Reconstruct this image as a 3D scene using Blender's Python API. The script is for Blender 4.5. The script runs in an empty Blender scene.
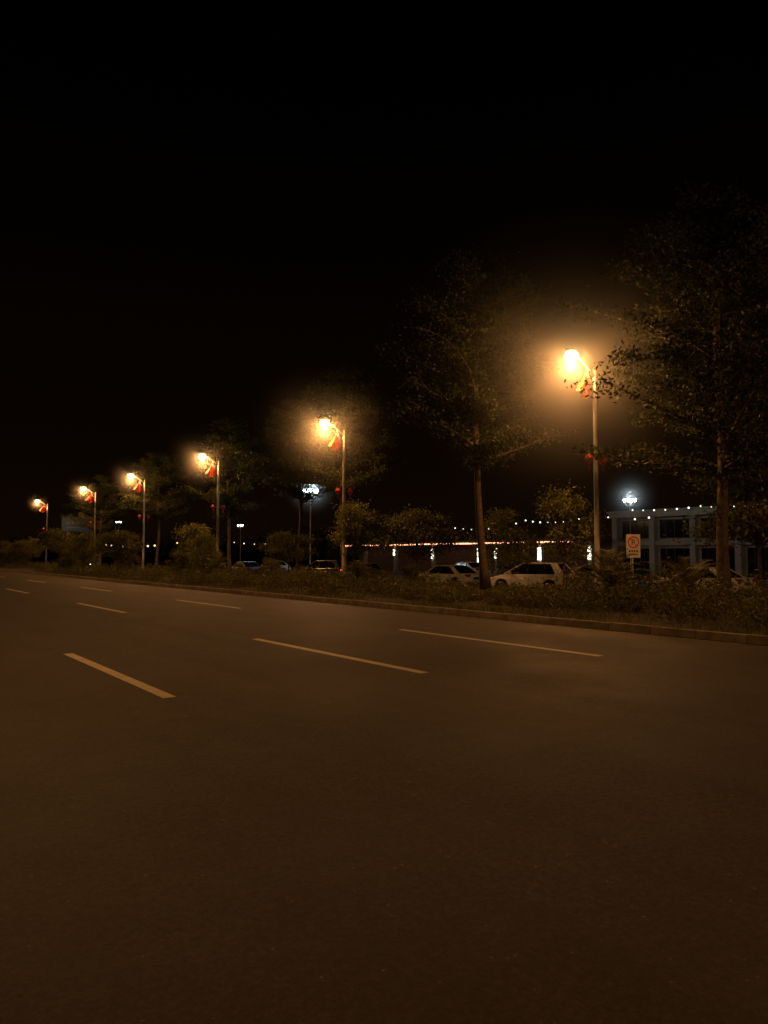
import bpy, math, random
import numpy as np
from mathutils import Vector, Matrix
rnd = random.Random(7)
nrg = np.random.default_rng(11)
scene = bpy.context.scene
scene.view_settings.view_transform = 'Standard'
scene.view_settings.look = 'None'
scene.view_settings.exposure = 0

# ------------------------------------------------------------------ world: night sky + faint town glow near the horizon
w = bpy.data.worlds.new("World"); scene.world = w; w.use_nodes = True
nt = w.node_tree
bg = nt.nodes["Background"]
sky = nt.nodes.new("ShaderNodeTexSky"); sky.sky_type = 'NISHITA'; sky.sun_disc = False
sky.sun_elevation = math.radians(-8); sky.sun_rotation = math.radians(200)
sc = nt.nodes.new("ShaderNodeVectorMath"); sc.operation = 'SCALE'; sc.inputs["Scale"].default_value = 0.002
nt.links.new(sky.outputs[0], sc.inputs[0])
tcw = nt.nodes.new("ShaderNodeTexCoord"); sp = nt.nodes.new("ShaderNodeSeparateXYZ")
nt.links.new(tcw.outputs["Generated"], sp.inputs[0])
cr = nt.nodes.new("ShaderNodeValToRGB"); e = cr.color_ramp.elements
e[0].position = 0.0; e[0].color = (.0042, .0019, .0006, 1); e[1].position = .55; e[1].color = (0, 0, 0, 1)
q = e.new(.2); q.color = (.0022, .0009, .0002, 1)
nt.links.new(sp.outputs[2], cr.inputs[0])
ad = nt.nodes.new("ShaderNodeVectorMath"); ad.operation = 'ADD'
nt.links.new(sc.outputs[0], ad.inputs[0]); nt.links.new(cr.outputs[0], ad.inputs[1])
nt.links.new(ad.outputs[0], bg.inputs[0]); bg.inputs[1].default_value = 1.0

# ------------------------------------------------------------------ materials
def mat(name, col, rough=0.7, metal=0.0, noise=0.0, scale=5.0, col2=None, emis=None, estr=0.0,
        bump=0.0, bscale=30.0, island=0.0, coat=0.0, trans=0.0, spec=0.5, detail=4):
    m = bpy.data.materials.new(name); m.use_nodes = True
    n = m.node_tree.nodes; l = m.node_tree.links
    b = n["Principled BSDF"]
    b.inputs["Base Color"].default_value = (*col, 1)
    b.inputs["Roughness"].default_value = rough
    b.inputs["Metallic"].default_value = metal
    b.inputs["Coat Weight"].default_value = coat
    b.inputs["Specular IOR Level"].default_value = spec
    tc = n.new("ShaderNodeTexCoord")
    last = None
    c2 = col2 if col2 else tuple(c*(1-noise) for c in col)
    if noise > 0 or col2:
        nz = n.new("ShaderNodeTexNoise"); nz.inputs["Scale"].default_value = scale
        nz.inputs["Detail"].default_value = detail
        l.new(tc.outputs["Object"], nz.inputs["Vector"])
        r = n.new("ShaderNodeValToRGB")
        r.color_ramp.elements[0].position = 0.35; r.color_ramp.elements[1].position = 0.65
        r.color_ramp.elements[0].color = (*c2, 1); r.color_ramp.elements[1].color = (*col, 1)
        l.new(nz.outputs["Fac"], r.inputs[0]); last = r.outputs[0]
    if island > 0:
        g = n.new("ShaderNodeNewGeometry")
        mr = n.new("ShaderNodeMapRange"); mr.inputs[3].default_value = 1-island; mr.inputs[4].default_value = 1+island
        l.new(g.outputs["Random Per Island"], mr.inputs[0])
        mx = n.new("ShaderNodeVectorMath"); mx.operation = 'SCALE'
        if last is None:
            mx.inputs[0].default_value = col
        else:
            l.new(last, mx.inputs[0])
        l.new(mr.outputs[0], mx.inputs["Scale"]); last = mx.outputs[0]
    if last is not None:
        l.new(last, b.inputs["Base Color"])
    if emis:
        b.inputs["Emission Color"].default_value = (*emis, 1)
        b.inputs["Emission Strength"].default_value = estr
    if bump > 0:
        nb = n.new("ShaderNodeTexNoise"); nb.inputs["Scale"].default_value = bscale; nb.inputs["Detail"].default_value = 6
        l.new(tc.outputs["Object"], nb.inputs["Vector"])
        bp = n.new("ShaderNodeBump"); bp.inputs["Strength"].default_value = bump; bp.inputs["Distance"].default_value = 0.02
        l.new(nb.outputs["Fac"], bp.inputs["Height"]); l.new(bp.outputs[0], b.inputs["Normal"])
    if trans > 0:
        t = n.new("ShaderNodeBsdfTranslucent"); mx = n.new("ShaderNodeMixShader"); mx.inputs[0].default_value = trans
        if last is not None: l.new(last, t.inputs[0])
        else: t.inputs[0].default_value = (*col, 1)
        o = n["Material Output"]
        l.new(b.outputs[0], mx.inputs[1]); l.new(t.outputs[0], mx.inputs[2]); l.new(mx.outputs[0], o.inputs[0])
    return m

def asphalt_mat():
    m = bpy.data.materials.new("asphalt"); m.use_nodes = True
    n = m.node_tree.nodes; l = m.node_tree.links; b = n["Principled BSDF"]
    tc = n.new("ShaderNodeTexCoord")
    def noise(sc, det, rough=0.6, vec=None):
        z = n.new("ShaderNodeTexNoise"); z.inputs["Scale"].default_value = sc; z.inputs["Detail"].default_value = det
        z.inputs["Roughness"].default_value = rough
        l.new(vec if vec else tc.outputs["Object"], z.inputs["Vector"]); return z.outputs["Fac"]
    mp = n.new("ShaderNodeMapping"); mp.inputs["Scale"].default_value = (1.3, 0.06, 1)
    l.new(tc.outputs["Object"], mp.inputs[0])
    big = noise(0.5, 7, .65); streak = noise(1.0, 4, 0.6, mp.outputs[0]); fine = noise(24, 5, 0.95); midn = noise(3.5, 7, .8)
    def ramp(src, p0, c0, p1, c1):
        r = n.new("ShaderNodeValToRGB"); e = r.color_ramp.elements
        e[0].position = p0; e[0].color = (*c0, 1); e[1].position = p1; e[1].color = (*c1, 1)
        l.new(src, r.inputs[0]); return r.outputs[0]
    def mul(a, c, f=1.0):
        x = n.new("ShaderNodeMix"); x.data_type = 'RGBA'; x.blend_type = 'MULTIPLY'; x.inputs[0].default_value = f
        l.new(a, x.inputs[6]); l.new(c, x.inputs[7]); return x.outputs[2]
    base = ramp(big, 0.32, (0.042, 0.036, 0.034), 0.68, (0.070, 0.059, 0.054))
    s = ramp(streak, 0.3, (0.68,)*3, 0.7, (1.15,)*3)
    md = ramp(midn, 0.3, (0.68,)*3, 0.7, (1.28,)*3)
    f = ramp(fine, 0.36, (0.3,)*3, 0.66, (1.85,)*3)
    c = mul(mul(mul(base, s), f), md)
    v = n.new("ShaderNodeTexVoronoi"); v.inputs["Scale"].default_value = 22
    l.new(tc.outputs["Object"], v.inputs["Vector"])
    g = ramp(v.outputs["Distance"], 0.12, (1,)*3, 0.2, (0,)*3)
    v2 = noise(7, 3); g2 = ramp(v2, 0.57, (0,)*3, 0.64, (1,)*3)
    gm = mul(g, g2)
    mx = n.new("ShaderNodeMix"); mx.data_type = 'RGBA'; mx.blend_type = 'MIX'
    l.new(gm, mx.inputs[0]); l.new(c, mx.inputs[6]); mx.inputs[7].default_value = (0.24, 0.20, 0.16, 1)
    l.new(mx.outputs[2], b.inputs["Base Color"])
    rr = n.new("ShaderNodeMapRange"); rr.inputs[3].default_value = .45; rr.inputs[4].default_value = .85
    l.new(big, rr.inputs[0]); l.new(rr.outputs[0], b.inputs["Roughness"])
    bp = n.new("ShaderNodeBump"); bp.inputs["Strength"].default_value = 0.7; bp.inputs["Distance"].default_value = 0.01
    l.new(fine, bp.inputs["Height"]); l.new(bp.outputs[0], b.inputs["Normal"])
    return m

M = {}
M['asphalt'] = asphalt_mat()
def paint_mat():
    m = mat("road_paint", (0.76, 0.68, 0.54), 0.6, noise=0.2, scale=6)
    n = m.node_tree.nodes; l = m.node_tree.links
    b = n["Principled BSDF"]; src = b.inputs["Base Color"].links[0].from_socket
    tc = n.new("ShaderNodeTexCoord")
    z = n.new("ShaderNodeTexNoise"); z.inputs["Scale"].default_value = 28; z.inputs["Detail"].default_value = 6; z.inputs["Roughness"].default_value = .7
    l.new(tc.outputs["Object"], z.inputs["Vector"])
    r = n.new("ShaderNodeValToRGB"); r.color_ramp.elements[0].position = .32; r.color_ramp.elements[1].position = .42
    l.new(z.outputs["Fac"], r.inputs[0])
    mx = n.new("ShaderNodeMix"); mx.data_type = 'RGBA'
    l.new(r.outputs[0], mx.inputs[0]); mx.inputs[6].default_value = (.14, .12, .11, 1); l.new(src, mx.inputs[7])
    l.new(mx.outputs[2], b.inputs["Base Color"])
    return m
M['paint'] = paint_mat()
M['paint_old'] = mat("worn_edge_paint", (0.26, 0.19, 0.11), 0.7, col2=(0.07, 0.06, 0.05), scale=7, detail=8)
M['kerb'] = mat("kerb_concrete", (0.42, 0.35, 0.27), 0.85, col2=(0.22, 0.18, 0.14), scale=4, bump=0.5, island=0.18, detail=8)
M['soil'] = mat("verge_soil_grass", (0.06, 0.065, 0.03), 0.95, col2=(0.05, 0.035, 0.02), scale=2, bump=1.0, bscale=12, detail=8)
M['paving'] = mat("paving", (0.2, 0.18, 0.16), 0.85, noise=0.3, scale=2, bump=0.3)
M['lot'] = mat("parking_asphalt", (0.06, 0.057, 0.055), 0.8, noise=0.3, scale=1.2, bump=0.3)
M['bark'] = mat("bark", (0.12, 0.09, 0.065), 0.9, col2=(0.05, 0.04, 0.03), scale=9, bump=1.0, bscale=18, detail=8)
M['leaf'] = mat("leaf", (0.05, 0.065, 0.018), 0.6, col2=(0.028, 0.038, 0.012), scale=0.9, island=0.45, trans=0.3, spec=.2)
M['leaf_y'] = mat("leaf_pale", (0.20, 0.20, 0.03), 0.55, col2=(0.10, 0.12, 0.02), scale=1.2, island=0.45, trans=0.35)
M['leaf_dry'] = mat("shrub_leaf", (0.13, 0.16, 0.032), 0.6, col2=(0.10, 0.075, 0.022), scale=0.8, island=0.55, trans=0.3)
M['grass'] = mat("grass_blade", (0.12, 0.14, 0.035), 0.7, col2=(0.12, 0.09, 0.03), scale=0.7, island=0.45, trans=0.2)
M['steel'] = mat("galvanised_paint", (0.5, 0.48, 0.45), 0.45, metal=0.2, noise=0.15, scale=3)
M['dark'] = mat("dark_metal", (0.03, 0.03, 0.03), 0.5, metal=0.3, noise=0.2)
M['bulb'] = mat("sodium_lens", (0.9, 0.6, 0.3), 0.3, emis=(1.0, 0.6, 0.2), estr=90)
M['bulbw'] = mat("cool_lens", (0.9, 0.95, 1), 0.3, emis=(0.75, 0.92, 1.0), estr=28)
M['dot'] = mat("festoon_bulb", (0.9, 0.95, 0.9), 0.3, emis=(0.9, 1.0, 0.8), estr=2.6)
M['dotw'] = mat("warm_bulb", (0.9, 0.7, 0.5), 0.3, emis=(1.0, 0.6, 0.3), estr=2.6)
M['strip'] = mat("led_strip", (1, .5, .3), 0.4, emis=(1.0, 0.42, 0.2), estr=4.0)
M['lightbox'] = mat("light_column", (0.9, 0.9, 0.8), 0.4, emis=(1.0, 0.95, 0.72), estr=3.5)
M['flag_o'] = mat("flag_orange", (0.85, 0.25, 0.03), 0.7, noise=0.3, scale=4, trans=0.5)
M['flag_r'] = mat("flag_red", (0.6, 0.07, 0.02), 0.7, noise=0.3, scale=4, trans=0.4)
M['lantern'] = mat("lantern_red", (0.4, 0.015, 0.012), 0.6, noise=0.3, scale=9, emis=(1, 0.03, 0.01), estr=0.02)
M['gold'] = mat("lantern_gold", (0.6, 0.35, 0.06), 0.4, metal=0.5, noise=0.2)
M['wall'] = mat("pale_render", (0.42, 0.40, 0.36), 0.85, noise=0.25, scale=0.7, bump=0.2)
M['brick'] = mat("dark_brick", (0.10, 0.07, 0.055), 0.9, noise=0.3, scale=3, bump=0.3)
M['glass'] = mat("dark_glass", (0.01, 0.012, 0.014), 0.08, noise=0.2)
M['carwhite'] = mat("white_car_paint", (0.8, 0.8, 0.78), 0.3, noise=0.06, scale=2, coat=0.6)
M['cargrey'] = mat("grey_car_paint", (0.12, 0.12, 0.13), 0.3, metal=.4, noise=0.1, scale=2, coat=0.6)
M['cardark'] = mat("dark_car_paint", (0.02, 0.02, 0.025), 0.25, noise=0.2, scale=2, coat=0.6)
M['tyre'] = mat("tyre", (0.02, 0.02, 0.02), 0.9, noise=0.3)
M['rim'] = mat("rim", (0.4, 0.4, 0.4), 0.35, metal=0.8, noise=0.1)
M['tail'] = mat("tail_lamp", (0.35, 0.01, 0.01), 0.2, noise=0.1)
M['tail_on'] = mat("tail_lamp_lit", (0.5, 0.01, 0.01), 0.2, emis=(1, 0.03, 0.03), estr=3)
M['head'] = mat("head_lamp", (0.6, 0.62, 0.65), 0.1, noise=0.1)
M['head_on'] = mat("head_lamp_lit", (0.9, 0.9, 0.9), 0.2, emis=(1, 0.95, 0.85), estr=14)
M['signw'] = mat("sign_white", (0.7, 0.7, 0.68), 0.5, noise=0.06)
M['signr'] = mat("sign_red", (0.55, 0.03, 0.02), 0.5, noise=0.06)
M['signb'] = mat("sign_blue", (0.02, 0.08, 0.35), 0.5, noise=0.06)
M['bluebox'] = mat("blue_lightbox", (0.02, 0.06, 0.12), 0.5, noise=.2, emis=(0.1, 0.3, 0.45), estr=0.012)
M['bill'] = mat("billboard_lettering", (0.12, 0.13, 0.14), 0.6, noise=.2)
M['black'] = mat("sign_black", (0.02, 0.02, 0.02), 0.5, noise=0.06)

# added haze mimics lens bloom: density falls off with distance from the lamp
def bloom_mat(name, k, R, pw):
    m = bpy.data.materials.new(name); m.use_nodes = True
    n = m.node_tree.nodes; l = m.node_tree.links; n.remove(n["Principled BSDF"])
    vs = n.new("ShaderNodeVolumeScatter"); vs.inputs["Anisotropy"].default_value = 0.0
    tc = n.new("ShaderNodeTexCoord"); ln = n.new("ShaderNodeVectorMath"); ln.operation = 'LENGTH'
    l.new(tc.outputs["Object"], ln.inputs[0])
    mr = n.new("ShaderNodeMapRange"); mr.inputs[1].default_value = 0; mr.inputs[2].default_value = R
    mr.inputs[3].default_value = 1; mr.inputs[4].default_value = 0
    l.new(ln.outputs["Value"], mr.inputs[0])
    p = n.new("ShaderNodeMath"); p.operation = 'POWER'; p.inputs[1].default_value = pw; l.new(mr.outputs[0], p.inputs[0])
    q = n.new("ShaderNodeMath"); q.operation = 'MULTIPLY'; q.inputs[1].default_value = k; l.new(p.outputs[0], q.inputs[0])
    l.new(q.outputs[0], vs.inputs["Density"]); l.new(vs.outputs[0], n["Material Output"].inputs["Volume"])
    return m
M['bloom'] = bloom_mat("added_bloom", .15, 7.5, 4.6)
M['bloom_w'] = bloom_mat("added_bloom_cool", .2, 3.5, 4)

# ------------------------------------------------------------------ mesh helper
class MB:
    def __init__(s): s.v = []; s.f = []; s.mi = []; s.mats = []
    def mid(s, key):
        if key not in s.mats: s.mats.append(key)
        return s.mats.index(key)
    def add(s, vs, fs, key):
        o = len(s.v); s.v += [tuple(p) for p in vs]; i = s.mid(key)
        for f in fs: s.f.append(tuple(a+o for a in f)); s.mi.append(i)
    def box(s, c, d, key, rot=0.0):
        x, y, z = d[0]/2, d[1]/2, d[2]/2
        cr, sr = math.cos(rot), math.sin(rot)
        vs = []
        for dz in (-z, z):
            for dx, dy in ((-x, -y), (x, -y), (x, y), (-x, y)):
                vs.append((c[0]+dx*cr-dy*sr, c[1]+dx*sr+dy*cr, c[2]+dz))
        s.add(vs, [(3, 2, 1, 0), (4, 5, 6, 7), (0, 1, 5, 4), (1, 2, 6, 5), (2, 3, 7, 6), (3, 0, 4, 7)], key)
    def tube(s, pts, rad, key, n=8, cap=True):
        pts = [Vector(p) for p in pts]; vs = []; fs = []
        for i, p in enumerate(pts):
            a = pts[max(0, i-1)]; b = pts[min(len(pts)-1, i+1)]; t = (b-a).normalized()
            up = Vector((0, 0, 1)) if abs(t.z) < 0.9 else Vector((1, 0, 0))
            u = t.cross(up).normalized(); v = t.cross(u).normalized()
            for k in range(n):
                an = 2*math.pi*k/n; vs.append(p+u*math.cos(an)*rad[i]+v*math.sin(an)*rad[i])
        for i in range(len(pts)-1):
            for k in range(n):
                a = i*n+k; b = i*n+(k+1) % n; fs.append((a, b, b+n, a+n))
        if cap:
            fs.append(tuple(range(n-1, -1, -1))); fs.append(tuple(range((len(pts)-1)*n, len(pts)*n)))
        s.add(vs, fs, key)
    def lathe(s, prof, c, key, n=16):
        vs = []; fs = []
        for r, z in prof:
            for k in range(n):
                a = 2*math.pi*k/n; vs.append((c[0]+r*math.cos(a), c[1]+r*math.sin(a), c[2]+z))
        for i in range(len(prof)-1):
            for k in range(n):
                a = i*n+k; b = i*n+(k+1) % n; fs.append((a, b, b+n, a+n))
        fs.append(tuple(range(n-1, -1, -1))); fs.append(tuple(range((len(prof)-1)*n, len(prof)*n)))
        s.add(vs, fs, key)
    def ball(s, c, r, key, n=10, sz=1.0, k=7):
        s.lathe([(max(0.002, r*math.sin(math.pi*i/k)), -r*sz*math.cos(math.pi*i/k)) for i in range(k+1)], c, key, n)
    def mesh(s, name, smooth=False):
        me = bpy.data.meshes.new(name); me.from_pydata(s.v, [], s.f)
        for k in s.mats: me.materials.append(M[k])
        me.polygons.foreach_set("material_index", s.mi)
        if smooth: me.polygons.foreach_set("use_smooth", [True]*len(s.f))
        me.update(); return me
def obj(name, me, loc=(0, 0, 0), rot=0.0, scale=1.0, parent=None):
    o = bpy.data.objects.new(name, me); scene.collection.objects.link(o)
    o.location = loc; o.rotation_euler = (0, 0, rot)
    o.scale = (scale,)*3 if not isinstance(scale, tuple) else scale
    if parent: o.parent = parent
    return o
def empty(name, loc, rot=0.0, scale=1.0):
    return obj(name, None, loc, rot, scale)
def light(name, loc, power, col, r, parent=None, kind='POINT'):
    l = bpy.data.lights.new(name, kind); l.energy = power; l.color = col; l.shadow_soft_size = r
    if kind == 'SPOT': l.spot_size = math.radians(164); l.spot_blend = .55
    return obj(name, l, loc, parent=parent)
b = MB(); b.ball((0, 0, 0), 7.5, 'bloom', 20, 1, 12); BLOOM_BALL = b.mesh("bloom_ball")
b = MB(); b.ball((0, 0, 0), 3.5, 'bloom_w', 20, 1, 12); BLOOM_BALL_W = b.mesh("bloom_ball")

# ------------------------------------------------------------------ ground
KX = 13.3
def sheet(name, xs, zs, y0, y1, key, ny=1):
    b = MB(); vs = []; fs = []
    for j in range(ny+1):
        y = y0+(y1-y0)*j/ny
        for x, z in zip(xs, zs): vs.append((x, y, z))
    nx = len(xs)
    for j in range(ny):
        for i in range(nx-1):
            a = j*nx+i; fs.append((a, a+1, a+1+nx, a+nx))
    b.add(vs, fs, key); return obj(name, b.mesh(name))
sheet("ground", [-3000, -0.95, -0.94, KX+.12, KX+.13, 24.8, 27.2, 3000], [0.09, 0.09, 0, 0, 0.11, 0.13, -0.45, -0.45], -3000, 3000, 'soil')
sheet("road", [-0.85, KX+.02], [0.004, 0.004], -80, 900, 'asphalt')
sheet("pavement", [-5.5, -1.02], [0.13, 0.13], -80, 900, 'paving')
sheet("parking_lot", [27.6, 57.5], [-0.444, -0.444], -80, 400, 'lot')
# kerbs
for nm, x0, x1 in (("kerb", KX, KX+.2), ("kerb", -1.05, -0.85)):
    b = MB(); y = -40.0
    while y < 420:
        L = 0.99 if y < 150 else 4.99
        jz = rnd.uniform(-.006, .006); jx = rnd.uniform(-.008, .008)
        a, c = x0+jx, x1+jx; t = 0.155+jz; ch = 0.02
        sec = [(a, -0.02), (a+.01, t-ch), (a+ch+.01, t), (c-.01, t), (c, t-.02), (c, -0.02)]
        vs = [(px, y+.005, pz) for px, pz in sec]+[(px, y+L, pz) for px, pz in sec]
        fs = [(i, (i+1) % 6, (i+1) % 6+6, i+6) for i in range(6)]+[(5, 4, 3, 2, 1, 0), (6, 7, 8, 9, 10, 11)]
        b.add(vs, fs, 'kerb'); y += L+.01
    obj(nm, b.mesh(nm))
# lane marks
b = MB()
for X, s0, L in ((3.04, 8.2, 4.6), (6.45, 7.85, 5.1), (9.77, 7.5, 5.2)):
    for k in range(-3, 30):
        y0 = s0+13.1*k
        b.box((X, y0+L/2, 0.0075), (0.15, L, 0.001), 'paint')
obj("lane_markings", b.mesh("lane_markings"))
b = MB(); b.box((KX-.22, 160, 0.0075), (0.12, 400, 0.001), 'paint_old'); obj("edge_line", b.mesh("edge_line"))

# ------------------------------------------------------------------ street lamps
SOD = (1.0, 0.40, 0.11)
def lamp_meshes():
    p = MB()
    p.lathe([(0.2, 0), (0.2, 0.03), (0.13, 0.04), (0.13, 0.5), (0.105, 0.55), (0.1, 3), (0.075, 8.8), (0.05, 8.95)], (0, 0, 0), 'steel', 14)
    p.tube([(0, 0, 8.55), (-.35, 0, 8.85), (-.8, 0, 9.12), (-1.15, 0, 9.26)], [.045, .04, .035, .03], 'steel', 8)
    p.tube([(0, 0, 8.2), (-.3, 0, 8.45), (-.55, 0, 8.96)], [.02, .018, .015], 'steel', 6)
    h = MB()
    pr = []
    for i in range(9):
        t = i/8; x = -1.0-0.75*t; r = 0.15*math.sin(math.pi*(0.12+0.8*t))
        pr.append((x, r))
    h.tube([(x, 0, 9.40) for x, r in pr], [r for x, r in pr], 'steel', 12)
    l = MB(); l.ball((-1.38, 0, 9.20), 0.27, 'bulb', 14, 0.75)
    d = MB()
    d.tube([(-.45, 0, 5.6), (.5, 0, 5.6)], [.015, .015], 'dark', 6)
    for dx, dy in ((-.42, 0), (.45, 0)):
        d.tube([(dx, dy, 5.58), (dx, dy, 5.45)], [.006, .006], 'dark', 4)
        d.lathe([(0.07, -.15), (.13, -.11), (.17, 0), (.13, .11), (.07, .15)], (dx, dy, 5.27), 'lantern', 12)
        d.lathe([(0.075, 0), (.075, .04)], (dx, dy, 5.42), 'gold', 10)
        d.lathe([(0.075, 0), (.075, .04)], (dx, dy, 5.08), 'gold', 10)
        d.tube([(dx, dy, 5.08), (dx, dy, 4.84)], [.025, .035], 'lantern', 6)
    def flags(kA, kB):
        f = MB()
        def tri(apex, c1, c2, key, ph):
            N = 9; vs = []; fs = []; A = Vector(apex); B = Vector(c1); C = Vector(c2)
            for i in range(N+1):
                for j in range(N+1):
                    t = i/N; u = j/N
                    q = A.lerp(B.lerp(C, u), t)
                    q.y += 0.09*t*math.sin(u*9+ph+t*2); q.z += 0.05*t*math.sin(u*6+ph)
                    vs.append(q)
            for i in range(N):
                for j in range(N):
                    a = i*(N+1)+j; fs.append((a, a+1, a+N+2, a+N+1))
            f.add(vs, fs, key)
        tri((-.58, 0, 8.62), (-1.12, -.05, 7.88), (-.68, -.1, 7.6), kA, 0)
        tri((-.54, .02, 8.64), (-.66, -.1, 7.58), (-.1, .1, 7.95), kB, 2)
        tri((-.42, .05, 8.56), (-.5, .12, 7.9), (-.06, .05, 8.2), kA, 4)
        f.tube([(0, 0, 8.0), (-.56, 0, 8.68)], [.014, .012], 'steel', 5)
        return f.mesh("flags", True)
    return p.mesh("pole", True), h.mesh("head", True), l.mesh("lens", True), d.mesh("lanterns", True), flags('flag_o', 'flag_r'), flags('flag_r', 'flag_r')
LP, LH, LL, LD, LF, LF2 = lamp_meshes()
def street_lamp(x, y, rot, power, spot, far, bloom_ball=0):
    e = empty("street_lamp", (x, y, 0.12), rot)
    obj("pole", LP, parent=e); obj("head", LH, parent=e); obj("lens", LL, parent=e)
    obj("lanterns", LD, parent=e)
    obj("flags", LF2 if far else LF, parent=e)
    if power: light("lamp_light", (-1.38, 0, 8.90), power, SOD, 0.1, parent=e)
    if spot: light("lamp_beam", (-1.38, 0, 8.88), spot, SOD, 0.1, parent=e, kind='SPOT')
    if bloom_ball: obj("bloom_ball", BLOOM_BALL, (-1.38, 0, 9.15), 0, bloom_ball, parent=e)  # haze ball added round the lamp to imitate lens bloom
for i, (y, ms) in enumerate([(-17.6, 0), (0.4, 0), (18.5, 1.15), (36.7, .8), (54.9, .5), (72.6, .42), (90.0, .36), (115.0, .3)]):
    street_lamp(24, y, 0, 900, 700, y > 50, ms)
for i, y in enumerate([14.5, 33, 51, 69, 87, 105]):
    street_lamp(-2.6, y, math.pi, 0, (900 if i == 0 else 720), True)

# cool white multi head garden lamps
def garden_lamp(x, y, h, z0=-0.45, power=120, n=5, s=1.0, bloom_ball=True):
    e = empty("plaza_lamp", (x, y, z0))
    p = MB(); H = h-z0
    p.lathe([(.16*s, 0), (.16*s, .05), (.09*s, .1), (.08*s, .9), (.06*s, 1), (.05*s, H-.3), (.1*s, H-.2), (.03*s, H+.25)], (0, 0, 0), 'steel', 10)
    l = MB()
    for k in range(n):
        a = 2*math.pi*k/n+.3; R = .62*s
        cx, cy = R*math.cos(a), R*math.sin(a)
        p.tube([(0, 0, H-.35), (cx*.5, cy*.5, H-.38), (cx, cy, H-.12)], [.03*s, .025*s, .02*s], 'steel', 6)
        l.lathe([(.05*s, -.1*s), (.13*s, 0), (.17*s, .16*s), (.1*s, .26*s)], (cx, cy, H), 'bulbw', 10)
    obj("post", p.mesh("post", True), parent=e); obj("globes", l.mesh("globes", True), parent=e)
    light("lamp_light", (0, 0, H+.5), power, (0.78, 0.92, 1.0), 0.12, parent=e)
    if bloom_ball: obj("bloom_ball", BLOOM_BALL_W, (0, 0, H+.3), parent=e)  # added haze that imitates the glare of the cool lamp
garden_lamp(35.8, 60.5, 7.6, power=480)
garden_lamp(51.6, 36.5, 6.0, power=80, n=4, s=.7)
garden_lamp(41.4, 87.5, 5.4, power=40, n=3, s=.5, bloom_ball=False)
garden_lamp(33.3, 112, 6.5, power=40, n=3, s=.5, bloom_ball=False)

# ------------------------------------------------------------------ vegetation
def leaf_mesh(name, C, size, key, droop=0.0, aspect=0.45):
    C = np.asarray(C, float); n = len(C)
    u = nrg.normal(size=(n, 3)); u[:, 2] -= droop; u /= np.linalg.norm(u, axis=1)[:, None]
    r = nrg.normal(size=(n, 3)); v = np.cross(u, r); v /= np.linalg.norm(v, axis=1)[:, None]
    s = size*nrg.uniform(0.6, 1.3, size=(n, 1))
    V = np.empty((n, 4, 3)); V[:, 0] = C-u*s; V[:, 1] = C+v*s*aspect; V[:, 2] = C+u*s; V[:, 3] = C-v*s*aspect
    me = bpy.data.meshes.new(name)
    me.vertices.add(n*4); me.vertices.foreach_set("co", V.reshape(-1))
    me.loops.add(n*4); me.loops.foreach_set("vertex_index", np.arange(n*4, dtype=np.int32))
    me.polygons.add(n); me.polygons.foreach_set("loop_start", np.arange(0, n*4, 4, dtype=np.int32))
    me.polygons.foreach_set("loop_total", np.full(n, 4, dtype=np.int32))
    me.materials.append(M[key]); me.update(calc_edges=True); me.validate(); return me

def tiered_tree(seed, H, zb, R, tiers=9, nleaf=11000, tr=0.2):
    r = random.Random(seed); b = MB()
    pts = []; rad = []
    lx = r.uniform(-.35, .35); ly = r.uniform(-.3, .3)
    for i in range(17):
        t = i/16; pts.append((lx*math.sin(t*3)+.07*math.sin(t*9+seed)-.07*math.sin(seed), ly*math.sin(t*2.5)+.05*math.sin(t*13), H*t)); rad.append(tr*(1-t)**.75+.015+(.1*math.exp(-t*25)))
    b.tube(pts, rad, 'bark', 10)
    C = []
    for k in range(tiers):
        t = k/(tiers-1); z = zb+(H-zb)*(t**1.05)*.97+r.uniform(-.3, .3)
        ti = min(16, max(0, int(z/H*16))); ax, ay = pts[ti][0], pts[ti][1]
        RR = R*(1-.7*t**1.9)*r.uniform(.75, 1.15)*(0.8 if k == 0 else 1)
        nb = r.randint(4, 7); a0 = r.uniform(0, 6.28)
        for j in range(nb):
            if r.random() < .1: continue
            a = a0+2*math.pi*j/nb+r.uniform(-.4, .4); L = RR*r.uniform(.5, 1.15); rise = L*r.uniform(.12, .55)
            zj = z+r.uniform(-.25, .25)
            seg = []; rr = []
            bend = r.uniform(-.5, .5)
            for q in range(7):
                s = q/6
                seg.append((ax+math.cos(a+bend*s*s)*L*s, ay+math.sin(a+bend*s*s)*L*s, zj+rise*s**.8+r.uniform(-.06, .06))); rr.append(.045*(1-t*.5)*(1-s)+.01)
            b.tube(seg, rr, 'bark', 5, cap=False)
            for q in range(1, 7):
                base = Vector(seg[q])
                for m in range(3):
                    a2 = a+r.choice((-1, 1))*r.uniform(.4, 1.2); l2 = L*r.uniform(.12, .32)
                    tip = base+Vector((math.cos(a2)*l2, math.sin(a2)*l2, r.uniform(-.05, .35)))
                    b.tube([base, (base+tip)/2+Vector((0, 0, .04)), tip], [.012, .008, .005], 'bark', 4, cap=False)
                    wgt = int(3+r.random()**1.3*18)
                    for _ in range(wgt):
                        s = r.uniform(.1, 1.1); p = base.lerp(tip, s)
                        C.append((p.x+r.gauss(0, .2), p.y+r.gauss(0, .2), p.z+r.gauss(.03, .1)))
    C = np.array(C)
    rep = max(1, round(nleaf/len(C))); C = np.repeat(C, rep, axis=0)+nrg.normal(scale=.16, size=(len(C)*rep, 3))*np.array([1, 1, .7])
    return b.mesh("trunk", True), leaf_mesh("crown", C, .09, 'leaf')

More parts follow.
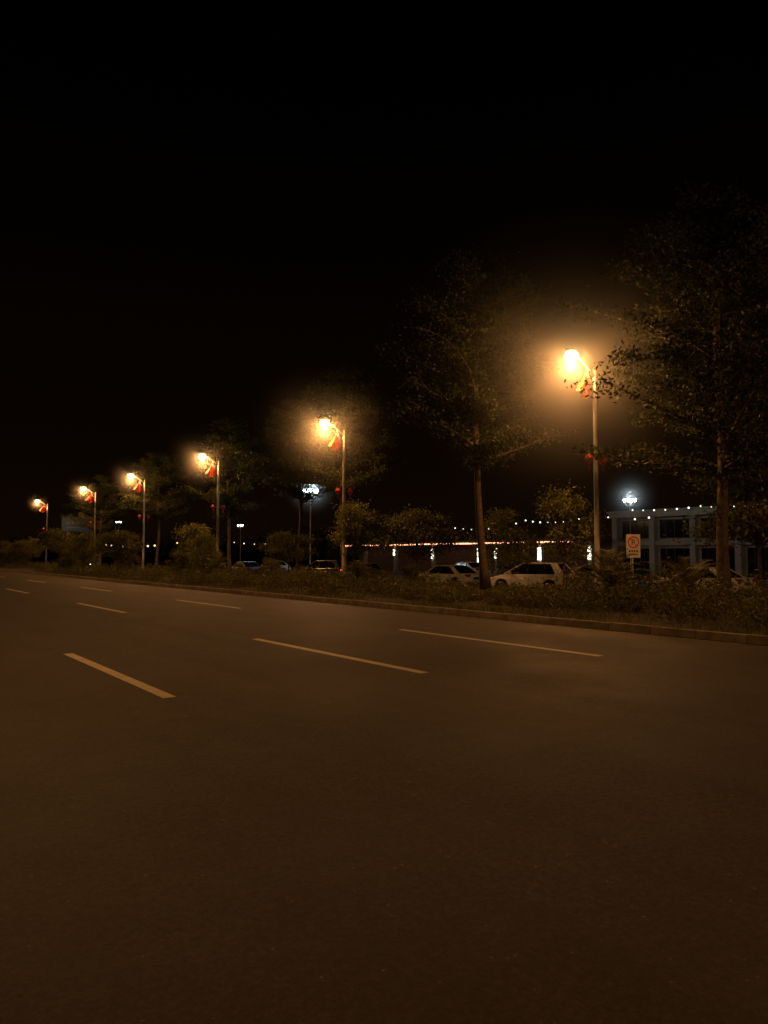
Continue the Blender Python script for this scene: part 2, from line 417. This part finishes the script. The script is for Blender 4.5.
def bushy_tree(seed, H, zb, R, nleaf, key='leaf', ls=.08, tr=.07, clumps=26):
    r = random.Random(seed); b = MB(); C = []
    b.tube([(0, 0, 0), (.03, .02, zb*.6), (0, .04, zb), (.05, 0, zb+(H-zb)*.5)], [tr*1.3, tr, tr*.8, tr*.3], 'bark', 8)
    cz = (H+zb)/2; hz = (H-zb)/2
    per = nleaf//clumps
    for k in range(clumps):
        a = r.uniform(0, 6.28); s = math.sqrt(r.random()); zz = r.uniform(-.85, .95)
        rr = R*s*math.sqrt(max(.05, 1-zz*zz))
        c = Vector((math.cos(a)*rr, math.sin(a)*rr, cz+hz*zz*.9))
        b.tube([(0, 0.02, zb*.9+(H-zb)*.15*r.random()), (c.x*.5, c.y*.5, (zb+c.z)/2+.1), tuple(c)], [tr*.45, tr*.25, .008], 'bark', 5, cap=False)
        q = nrg.normal(size=(per, 3))*np.array([R*.2, R*.2, hz*.17])*r.uniform(.6, 1.2)
        C.append(q+np.array(c))
    return b.mesh("trunk", True), leaf_mesh("crown", np.concatenate(C), ls, key)
def plant(name, ms, loc, rot=0, s=1.0):
    e = empty(name, loc, rot, s); obj("trunk", ms[0], parent=e); obj("crown", ms[1], parent=e)

TA = tiered_tree(3, 13.8, 4.6, 5.0, 12, 36000, .2)
TB = tiered_tree(8, 14.3, 5.6, 3.6, 12, 30000, .17)
TC = tiered_tree(21, 13.2, 5.6, 4.8, 11, 32000, .18)
plant("tiered_tree", TA, (25.05, 13.9, .0), .5)
plant("tiered_tree", TB, (22.5, 23.2, .1))
plant("tiered_tree", TC, (26.6, 40.4, 0))
plant("tiered_tree", TB, (27.0, 59.0, 0), 1.1, .9)
plant("tiered_tree", TC, (28.5, 50.0, 0), 1.9, 1.0)
plant("tiered_tree", TC, (26.5, 76.0, 0), 2.2, .9)
plant("tiered_tree", TA, (26.0, 95.0, 0), 4.2, .8)
plant("tiered_tree", TB, (34, 8.0, -.4), 2.2, 1.0)
plant("tiered_tree", TC, (31, 11.0, -.4), 4.0, 1.05)
BA = bushy_tree(5, 4.4, 1.5, 1.3, 5000, 'leaf_y', .07)
BB = bushy_tree(6, 4.4, 1.6, 2.2, 8000, 'leaf_dry', .08)
BC = bushy_tree(9, 4.0, 1.0, 1.7, 6500, 'leaf_y', .075)
BD = bushy_tree(12, 2.6, .3, 1.5, 5200, 'leaf_dry', .07, .05)
plant("small_tree", BA, (26.8, 22.5, -.3), 0, 1.1)
plant("small_tree", BC, (30.6, 29.6, -.45), 1, 1.15)
plant("small_tree", BB, (28.2, 35.1, -.45), 0, 1.1)
plant("small_tree", BA, (23.5, 34.8, .1), 2, 1.0)
plant("small_tree", BC, (23.2, 57.4, .1), 3)
plant("small_tree", BB, (36.5, 18.4, -.45), 1, 1.55)
plant("small_tree", BB, (26, 47, -.2), 4, .8)
for i in range(22):
    y = 50+i*4.6+rnd.uniform(-1.5, 1.5); x = rnd.uniform(17.0, 22.5)
    plant("small_tree" if i % 2 else "bush", (BC, BD, BB, BD)[i % 4], (x, y, .1), rnd.uniform(0, 6), rnd.uniform(.65, .95))
for x, y, s in ((21, 40, .5), (19.5, 46, .6), (22, 32, .42), (23, 29, .4)):
    plant("bush", BD, (x, y, .1), rnd.uniform(0, 6), s)
for i in range(10):
    plant("small_tree", (BB, BC)[i % 2], (rnd.uniform(64, 66), 44+i*8+rnd.uniform(-2, 2), -.45), rnd.uniform(0, 6), rnd.uniform(.9, 1.3))

# verge shrubs (one mass)
C = []
def clump(x, y, h, r, n):
    q = nrg.normal(size=(n, 3)); q /= np.linalg.norm(q, axis=1)[:, None]; q *= (nrg.random((n, 1))**.4)
    q[:, 2] = np.abs(q[:, 2])
    q = q*np.array([r, r, h])*(1+nrg.normal(scale=.15, size=(n, 3)))
    C.append(q+np.array([x, y, .12]))
yy = -6.0
while yy < 120:
    dens = 1 if yy < 45 else .5
    for x in np.arange(15.2, 24.6, 1.0):
        if rnd.random() < (.66 if x > 17 else .4):
            h = rnd.uniform(.35, .75); r = rnd.uniform(.4, .9); rt = x/max(yy, 1)
            if rt > 1.22 or yy < 1: h += .4 if x > 18 else .1
            elif rt > .8: h *= .55
            elif x > 18: h += .15
            clump(x+rnd.uniform(-.5, .5), yy+rnd.uniform(-.5, .5), h, r, int(560*dens*r) if x < 18 else int(430*dens*r))
    yy += 1.25 if yy < 45 else 2.0
obj("verge_shrubs", leaf_mesh("verge_shrubs", np.concatenate(C), .055, 'leaf_dry'))
# grass
n = 42000
gx = 13.55+nrg.random(n)**1.6*7; gy = -5+nrg.random(n)**1.3*75
hh = nrg.uniform(.06, .22, n)
ok = (np.sin(gx*1.7+gy*.6)+np.sin(gy*1.3-gx)*.8+nrg.normal(scale=.6, size=n)) > -.6
gx, gy, hh = gx[ok], gy[ok], hh[ok]; n = len(gx)
an = nrg.uniform(0, 6.28, n); le = nrg.normal(scale=.06, size=(n, 2))
V = np.empty((n, 3, 3)); wd = .008
V[:, 0] = np.stack([gx-np.cos(an)*wd, gy-np.sin(an)*wd, np.full(n, .11)], 1)
V[:, 1] = np.stack([gx+np.cos(an)*wd, gy+np.sin(an)*wd, np.full(n, .11)], 1)
V[:, 2] = np.stack([gx+le[:, 0], gy+le[:, 1], .11+hh], 1)
me = bpy.data.meshes.new("grass"); me.from_pydata(V.reshape(-1, 3).tolist(), [], [(3*i, 3*i+1, 3*i+2) for i in range(n)])
me.materials.append(M['grass']); obj("grass", me)

# cycads
def cycad(seed, nf=22, L=1.0):
    r = random.Random(seed); b = MB()
    b.lathe([(.14, 0), (.17, .2), (.13, .42)], (0, 0, 0), 'bark', 10)
    for k in range(nf):
        a = 6.28*k/nf*2.4+r.uniform(-.2, .2); el = r.uniform(.35, 1.35); l = L*r.uniform(.8, 1.15)
        P = []
        for q in range(12):
            s = q/11; e = el-1.3*s*s
            if q == 0: P.append(Vector((0, 0, .4)))
            else: P.append(P[-1]+Vector((math.cos(a)*math.cos(e), math.sin(a)*math.cos(e), math.sin(e)))*l/11)
        b.tube(P, [.012*(1-i/12)+.003 for i in range(12)], 'leaf_dry', 4, cap=False)
        side = Vector((-math.sin(a), math.cos(a), 0))
        for q in range(1, 12):
            for h in (0, .5):
                if q == 11 and h: continue
                p = P[q].lerp(P[min(11, q+1)], h); t = (P[q]-P[q-1]).normalized(); ll = .2*math.sin(math.pi*(q+h)/13)+.05
                for sg in (-1, 1):
                    d = (side*sg+t*.5+Vector((0, 0, .15))).normalized(); wv = t*.012
                    b.add([p-wv, p+wv, p+d*ll+wv*.2, p+d*ll-wv*.2], [(0, 1, 2, 3)], 'leaf_dry')
    return b.mesh("fronds")
CY = cycad(2, 26, 1.15)
for x, y, s in ((18.2, 13.6, 1.35), (19.6, 12.0, 1.1), (20.5, 30, 1.0), (19, 44, 1.1), (20.6, 8.0, 1.1)):
    obj("cycad_palm", CY, (x, y, .12), rnd.uniform(0, 6), s)

# ------------------------------------------------------------------ cars
def build_car(paint, kind, tail='tail', head='head'):
    suv = kind == 'suv'
    hl = 2.3; hw = .9; belt = 1.02 if suv else .92; top = 1.64 if suv else 1.45; gc = .2
    wr = .34; wx = (1.4, -1.38)
    bot = gc+.05
    prof = [(-hl+.06, bot+.15)]
    def arch(cx):
        return [(cx+(wr+.06)*math.cos(a), max(bot, wr+(wr+.06)*math.sin(a))) for a in [math.pi-math.pi*i/8 for i in range(9)]]
    prof += [(-hl+.2, bot)]+arch(wx[1])+arch(wx[0])+[(hl-.2, bot), (hl-.02, bot+.12), (hl, .62), (hl-.1, .78), (hl-.5, .88), (hl-1.1, belt+.0), (-hl+.75, belt+.02)]
    prof += [(-hl+.12, belt+(.04 if suv else .06)), (-hl+.02, .8), (-hl, .55)]
    n = len(prof)
    b = MB()
    def tum(z): return hw if z < .7 else hw-(z-.7)*.22
    vs = [(x, -tum(z), z) for x, z in prof]+[(x, tum(z), z) for x, z in prof]
    fs = [tuple(range(n)), tuple(range(2*n-1, n-1, -1))]+[(i, i+n, (i+1) % n+n, (i+1) % n) for i in range(n)]
    b.add(vs, fs, paint)
    me = b.mesh("body")
    g = MB()
    if suv: B = (-hl+.12, hl-1.05); T = (-hl+.62, .2)
    else: B = (-hl+.55, hl-1.15); T = (-hl+1.35, .3)
    bw, tw = tum(belt)-.02, .64
    q = [(B[0], -bw, belt), (B[1], -bw, belt), (B[1], bw, belt), (B[0], bw, belt), (T[0], -tw, top-.04), (T[1], -tw, top-.04), (T[1], tw, top-.04), (T[0], tw, top-.04)]
    g.add(q, [(3, 2, 1, 0), (4, 5, 6, 7), (0, 1, 5, 4), (1, 2, 6, 5), (2, 3, 7, 6), (3, 0, 4, 7)], 'glass')
    for i in range(4): g.tube([q[i], q[i+4]], [.04, .035], paint, 6)
    for i in (4, 5, 6, 7):
        g.tube([q[i], q[4+(i-3) % 4]], [.035, .035], paint, 6)
    rz = top-.035
    vs = []
    NX = 6
    for i in range(NX+1):
        x = T[0]+(T[1]-T[0])*i/NX
        for j in range(5):
            y = -tw+2*tw*j/4; vs.append((x, y, rz+.05*(1-(2*j/4-1)**2)*(1-.5*(2*i/NX-1)**2)+.004))
    g.add(vs, [(i*5+j, i*5+j+1, i*5+j+6, i*5+j+5) for i in range(NX) for j in range(4)], paint)
    for sy in (-1, 1):
        for xb in (-.1, -1.15 if suv else -1.0):
            xt = xb*.85-.05
            g.tube([(xb, sy*(bw+.004), belt), (xt, sy*(tw+.01), top-.05)], [.028, .024], 'dark', 5)
        # solid rear quarter behind the last side window
        o1 = sy*(bw+.012); o2 = sy*(tw+.012)
        xq = B[0]+(.5 if suv else .35)
        g.add([(B[0]+.02, o1, belt), (xq, o1, belt), (T[0]+.3, o2, top-.04), (T[0], o2, top-.04)], [(0, 1, 2, 3)], paint)
        g.box((.85, sy*(hw+.05), belt+.07), (.12, .2, .13), paint)
        for xb in (.75, -.2, -1.05): g.box((xb, sy*(hw+.001), .66), (.012, .006, .5), 'black')
        for xb in (.0, -.95): g.box((xb, sy*(hw-.01), .82), (.16, .03, .025), 'rim')
        g.box((0, sy*(hw-.01), bot+.03), (2.1, .04, .08), 'black')
        g.box((hl-.2, sy*.66, .7), (.34, .36, .13), head)
        g.box((-hl+.07, sy*.68, .84), (.16, .36, .15 if not suv else .24), tail)
    g.box((hl-.01, 0, .5), (.06, 1.2, .2), 'black'); g.box((hl+.02, 0, .46), (.02, .44, .12), 'signb')
    g.box((-hl-.005, 0, .68), (.03, .46, .13), 'signb'); g.box((-hl+.03, 0, .36), (.12, 1.5, .12), 'black')
    wm = MB()
    for x in wx:
        for sy in (-1, 1):
            def ring(r, y0, y1, key, n=20):
                vs = []
                for yv in (y0, y1):
                    for k in range(n): a = 6.283*k/n; vs.append((x+r*math.cos(a), sy*yv, wr+r*math.sin(a)))
                wm.add(vs, [(k, (k+1) % n, (k+1) % n+n, k+n) for k in range(n)]+[tuple(range(n)), tuple(range(n, 2*n))], key)
            ring(wr, .68, .89, 'tyre'); ring(.23, .7, .893, 'dark')
            for k in range(6):
                a = 6.283*k/6
                wm.tube([(x, sy*.9, wr), (x+.21*math.cos(a), sy*.9, wr+.21*math.sin(a))], [.035, .022], 'rim', 5)
            wm.tube([(x+.225*math.cos(6.283*k/16), sy*.895, wr+.225*math.sin(6.283*k/16)) for k in range(17)], [.016]*17, 'rim', 5, cap=False)
    return me, g.mesh("cabin"), wm.mesh("wheels")
def car(ms, loc, rot):
    e = empty("parked_car", loc, rot)
    o = obj("body", ms[0], parent=e); m = o.modifiers.new("bev", 'BEVEL'); m.width = .05; m.segments = 2; m.limit_method = 'ANGLE'; m.angle_limit = math.radians(35)
    obj("cabin", ms[1], parent=e); obj("wheels", ms[2], parent=e)
CS = build_car('carwhite', 'suv'); CW = build_car('carwhite', 'sedan'); CG = build_car('cargrey', 'sedan'); CD = build_car('cardark', 'suv', 'tail_on')
CH = build_car('cargrey', 'sedan', 'tail', 'head_on')
P = math.pi/2; Z = -.44
car(CS, (30.8, 28.2, Z), P+.35); car(CW, (30.3, 34.6, Z), P+.1)
car(CW, (35.0, 20.6, Z), P); car(CS, (36.2, 14.6, Z), P)
car(CD, (31.4, 51.0, Z), P+.4); car(CG, (31.0, 45, Z), P); car(CG, (31.0, 64.5, Z), P); car(CW, (38, 72, Z), P)
car(CG, (44, 34, Z), P); car(CG, (44, 41, Z), P); car(CW, (45, 49, Z), P)
car(CH, (27.0+4, 118, Z), -P)

# ------------------------------------------------------------------ sign
e = empty("no_parking_sign", (27.4, 19.3, -.45), 0)
s = MB(); s.tube([(0, 0, 0), (0, 0, 2.95)], [.035, .035], 'steel', 8)
obj("post", s.mesh("post", True), parent=e)
s = MB()
s.box((0, 0, 0), (.62, .02, 1.0), 'signw')
def disc(r, z, yo, key, r0=0.0, n=28):
    vs = []
    for rr in (r, r0):
        for k in range(n): a = 6.283*k/n; vs.append((rr*math.cos(a), yo, z+rr*math.sin(a)))
    s.add(vs, [(k, (k+1) % n, (k+1) % n+n, k+n) for k in range(n)], key)
disc(.25, .16, -.013, 'signw', .001); disc(.26, .16, -.016, 'signr', .2)
s.box((-.06, -.016, .16), (.04, .006, .24), 'black'); s.box((.0, -.016, .26), (.09, .006, .035), 'black'); s.box((.0, -.016, .16), (.09, .006, .035), 'black'); s.box((.055, -.016, .21), (.035, .006, .09), 'black')
a = math.radians(135)
dx, dz = .2*math.cos(a), .2*math.sin(a); nx, nz = -.02*math.sin(a), .02*math.cos(a)
s.add([(-dx-nx, -.021, .16-dz-nz), (dx-nx, -.021, .16+dz-nz), (dx+nx, -.021, .16+dz+nz), (-dx+nx, -.021, .16-dz+nz)], [(0, 1, 2, 3)], 'signr')
for k in range(4): s.box((-.17+.11*k, -.012, -.22), (.07, .006, .09), 'black')
for k in range(5): s.box((-.18+.09*k, -.012, -.37), (.055, .006, .06), 'signr')
s.box((0, .02, .0), (.1, .02, .6), 'steel')
obj("board", s.mesh("board"), (0, -.05, 2.45), -math.radians(30), parent=e)

# roadside billboard far away
e = empty("billboard", (29, 118, 0), -math.radians(10))
s = MB()
for dx in (-1.4, 1.4): s.tube([(dx, .1, -.4), (dx, .1, 5.2)], [.09, .09], 'steel', 8)
s.box((0, .05, 6.3), (4.6, .16, 2.3), 'dark'); s.box((0, -.04, 6.3), (4.4, .02, 2.1), 'bluebox')
for k in range(5): s.box((-1.4+.7*k, -.055, 6.5), (.45, .01, .5), 'bill')
s.box((0, -.055, 5.8), (3.2, .01, .18), 'bill')
obj("panel", s.mesh("panel"), parent=e)

# ------------------------------------------------------------------ building & arcade
e = empty("pale_building", (0, 0, 0))
b = MB(); y0, y1, X, H = 4, 46, 62, 5.6
b.box((X+6, (y0+y1)/2, H/2-.3), (10, y1-y0, H), 'wall')
bays = 10; bl = (y1-y0)/bays
for k in range(bays+1):
    b.box((X+.7, y0+bl*k, 2.45), (.62, .55, 5.8), 'wall')
b.box((X+.6, (y0+y1)/2, 5.5), (1.0, y1-y0+.8, .5), 'wall'); b.box((X+.55, (y0+y1)/2, 5.85), (1.3, y1-y0+1.1, .2), 'wall')
b.box((X+.75, (y0+y1)/2, 2.75), (.45, y1-y0, .45), 'wall')
obj("walls", b.mesh("walls"), parent=e)
b = MB()
for k in range(bays):
    c = y0+bl*(k+.5)
    for z, h in ((1.0, 2.5), (4.1, 1.7)):
        b.box((X+.97, c, z), (.03, bl-1.1, h), 'glass')
        for yy2 in (-.9, 0, .9): b.box((X+.94, c+yy2, z), (.05, .06, h), 'dark')
        b.box((X+.94, c, z+h/2), (.06, bl-1.05, .07), 'dark'); b.box((X+.94, c, z-h/2), (.06, bl-1.05, .07), 'dark')
obj("windows", b.mesh("windows"), parent=e)
light("facade_fill", (X-1.6, y0+bl*3, 3.6), 40, (.95, .9, .75), .1, parent=e)  # added light to brighten the facade, no fixture here
light("facade_fill", (X-1.6, y0+bl*5, 3.6), 22, (.95, .9, .75), .1, parent=e)  # second, weaker facade light, also added without a fixture

e = empty("covered_walkway", (0, 0, 0))
b = MB(); a0, a1 = 46.5, 92
b.box((61.2, (a0+a1)/2, 3.2), (3.2, a1-a0, .3), 'brick'); b.box((62.9, (a0+a1)/2, 1.3), (.25, a1-a0, 3.5), 'brick')
cy = [47, 53.5, 60, 62.7, 71.1, 79, 86, 91.5]
for y in cy: b.box((60, y, 1.25), (.42, .42, 3.4), 'wall'); b.box((60, y, 2.95), (.56, .56, .16), 'wall'); b.box((60, y, -.3), (.6, .6, .3), 'wall')
obj("structure", b.mesh("structure"), parent=e)
b = MB()
b.box((59.55, (49+a1)/2, 2.98), (.05, a1-49, .14), 'strip')
obj("eave_light", b.mesh("eave_light"), parent=e)
b = MB()
for y, h, wd in ((62.7, 2.3, .5), (60, 1.3, .32), (71.1, 1.2, .34), (53.5, 1.3, .45), (47, 1.2, .36), (79, .8, .34)):
    b.box((59.7, y, 2.6-h/2-.2), (.06, wd, h), 'lightbox')
obj("column_lights", b.mesh("column_lights"), parent=e)
b = MB()
def festoon(p, q, n, sag, key='dot', r=.07):
    p = Vector(p); q = Vector(q); pts = []
    for i in range(n+1):
        t = i/n; c = p.lerp(q, t); c.z -= sag*4*t*(1-t); pts.append(c)
        if rnd.random() < .85: b.ball(tuple(c+Vector((0, 0, -.06))), rnd.uniform(.75*r, 1.25*r), key, 7)
    b.tube(pts, [.012]*len(pts), 'black', 4)
festoon((61.2, 43, 6.0), (61.2, 36, 6.0), 6, .15); festoon((61.2, 36, 6.0), (61.2, 29, 6.0), 7, .2)
festoon((59.5, 46, 5.7), (59.3, 55, 5.4), 9, .5); festoon((59.3, 55, 5.4), (59, 66, 4.9), 8, .5); festoon((58.6, 38, 5.3), (59.5, 46, 5.7), 5, .5)
festoon((34, 90, 3.2), (33, 120, 3.4), 12, .4, 'dotw', .11)
festoon((38, 66, 3.2), (38, 82, 3.2), 6, .3, 'dotw', .06)
obj("string_lights", b.mesh("string_lights"))

# distant tree belt
C = []
for i in range(60):
    y = 100+i*4; x = 75+rnd.uniform(-4, 12)-i*.8; h = rnd.uniform(4, 8); n = 500
    q = nrg.normal(size=(n, 3))*np.array([2, 2, h*.25]); C.append(q+np.array([x, y, h*.55]))
obj("distant_trees", leaf_mesh("distant_trees", np.concatenate(C), .3, 'leaf'))

# ------------------------------------------------------------------ camera
cd = bpy.data.cameras.new("camera"); cam = bpy.data.objects.new("camera", cd); scene.collection.objects.link(cam)
cd.sensor_fit = 'VERTICAL'; cd.sensor_height = 36; cd.lens = 26; cd.clip_end = 6000; cd.clip_start = .05
cam.location = (0, 0, 1.6); cam.rotation_euler = (math.radians(93.35), 0, -math.radians(36.3))
scene.camera = cam
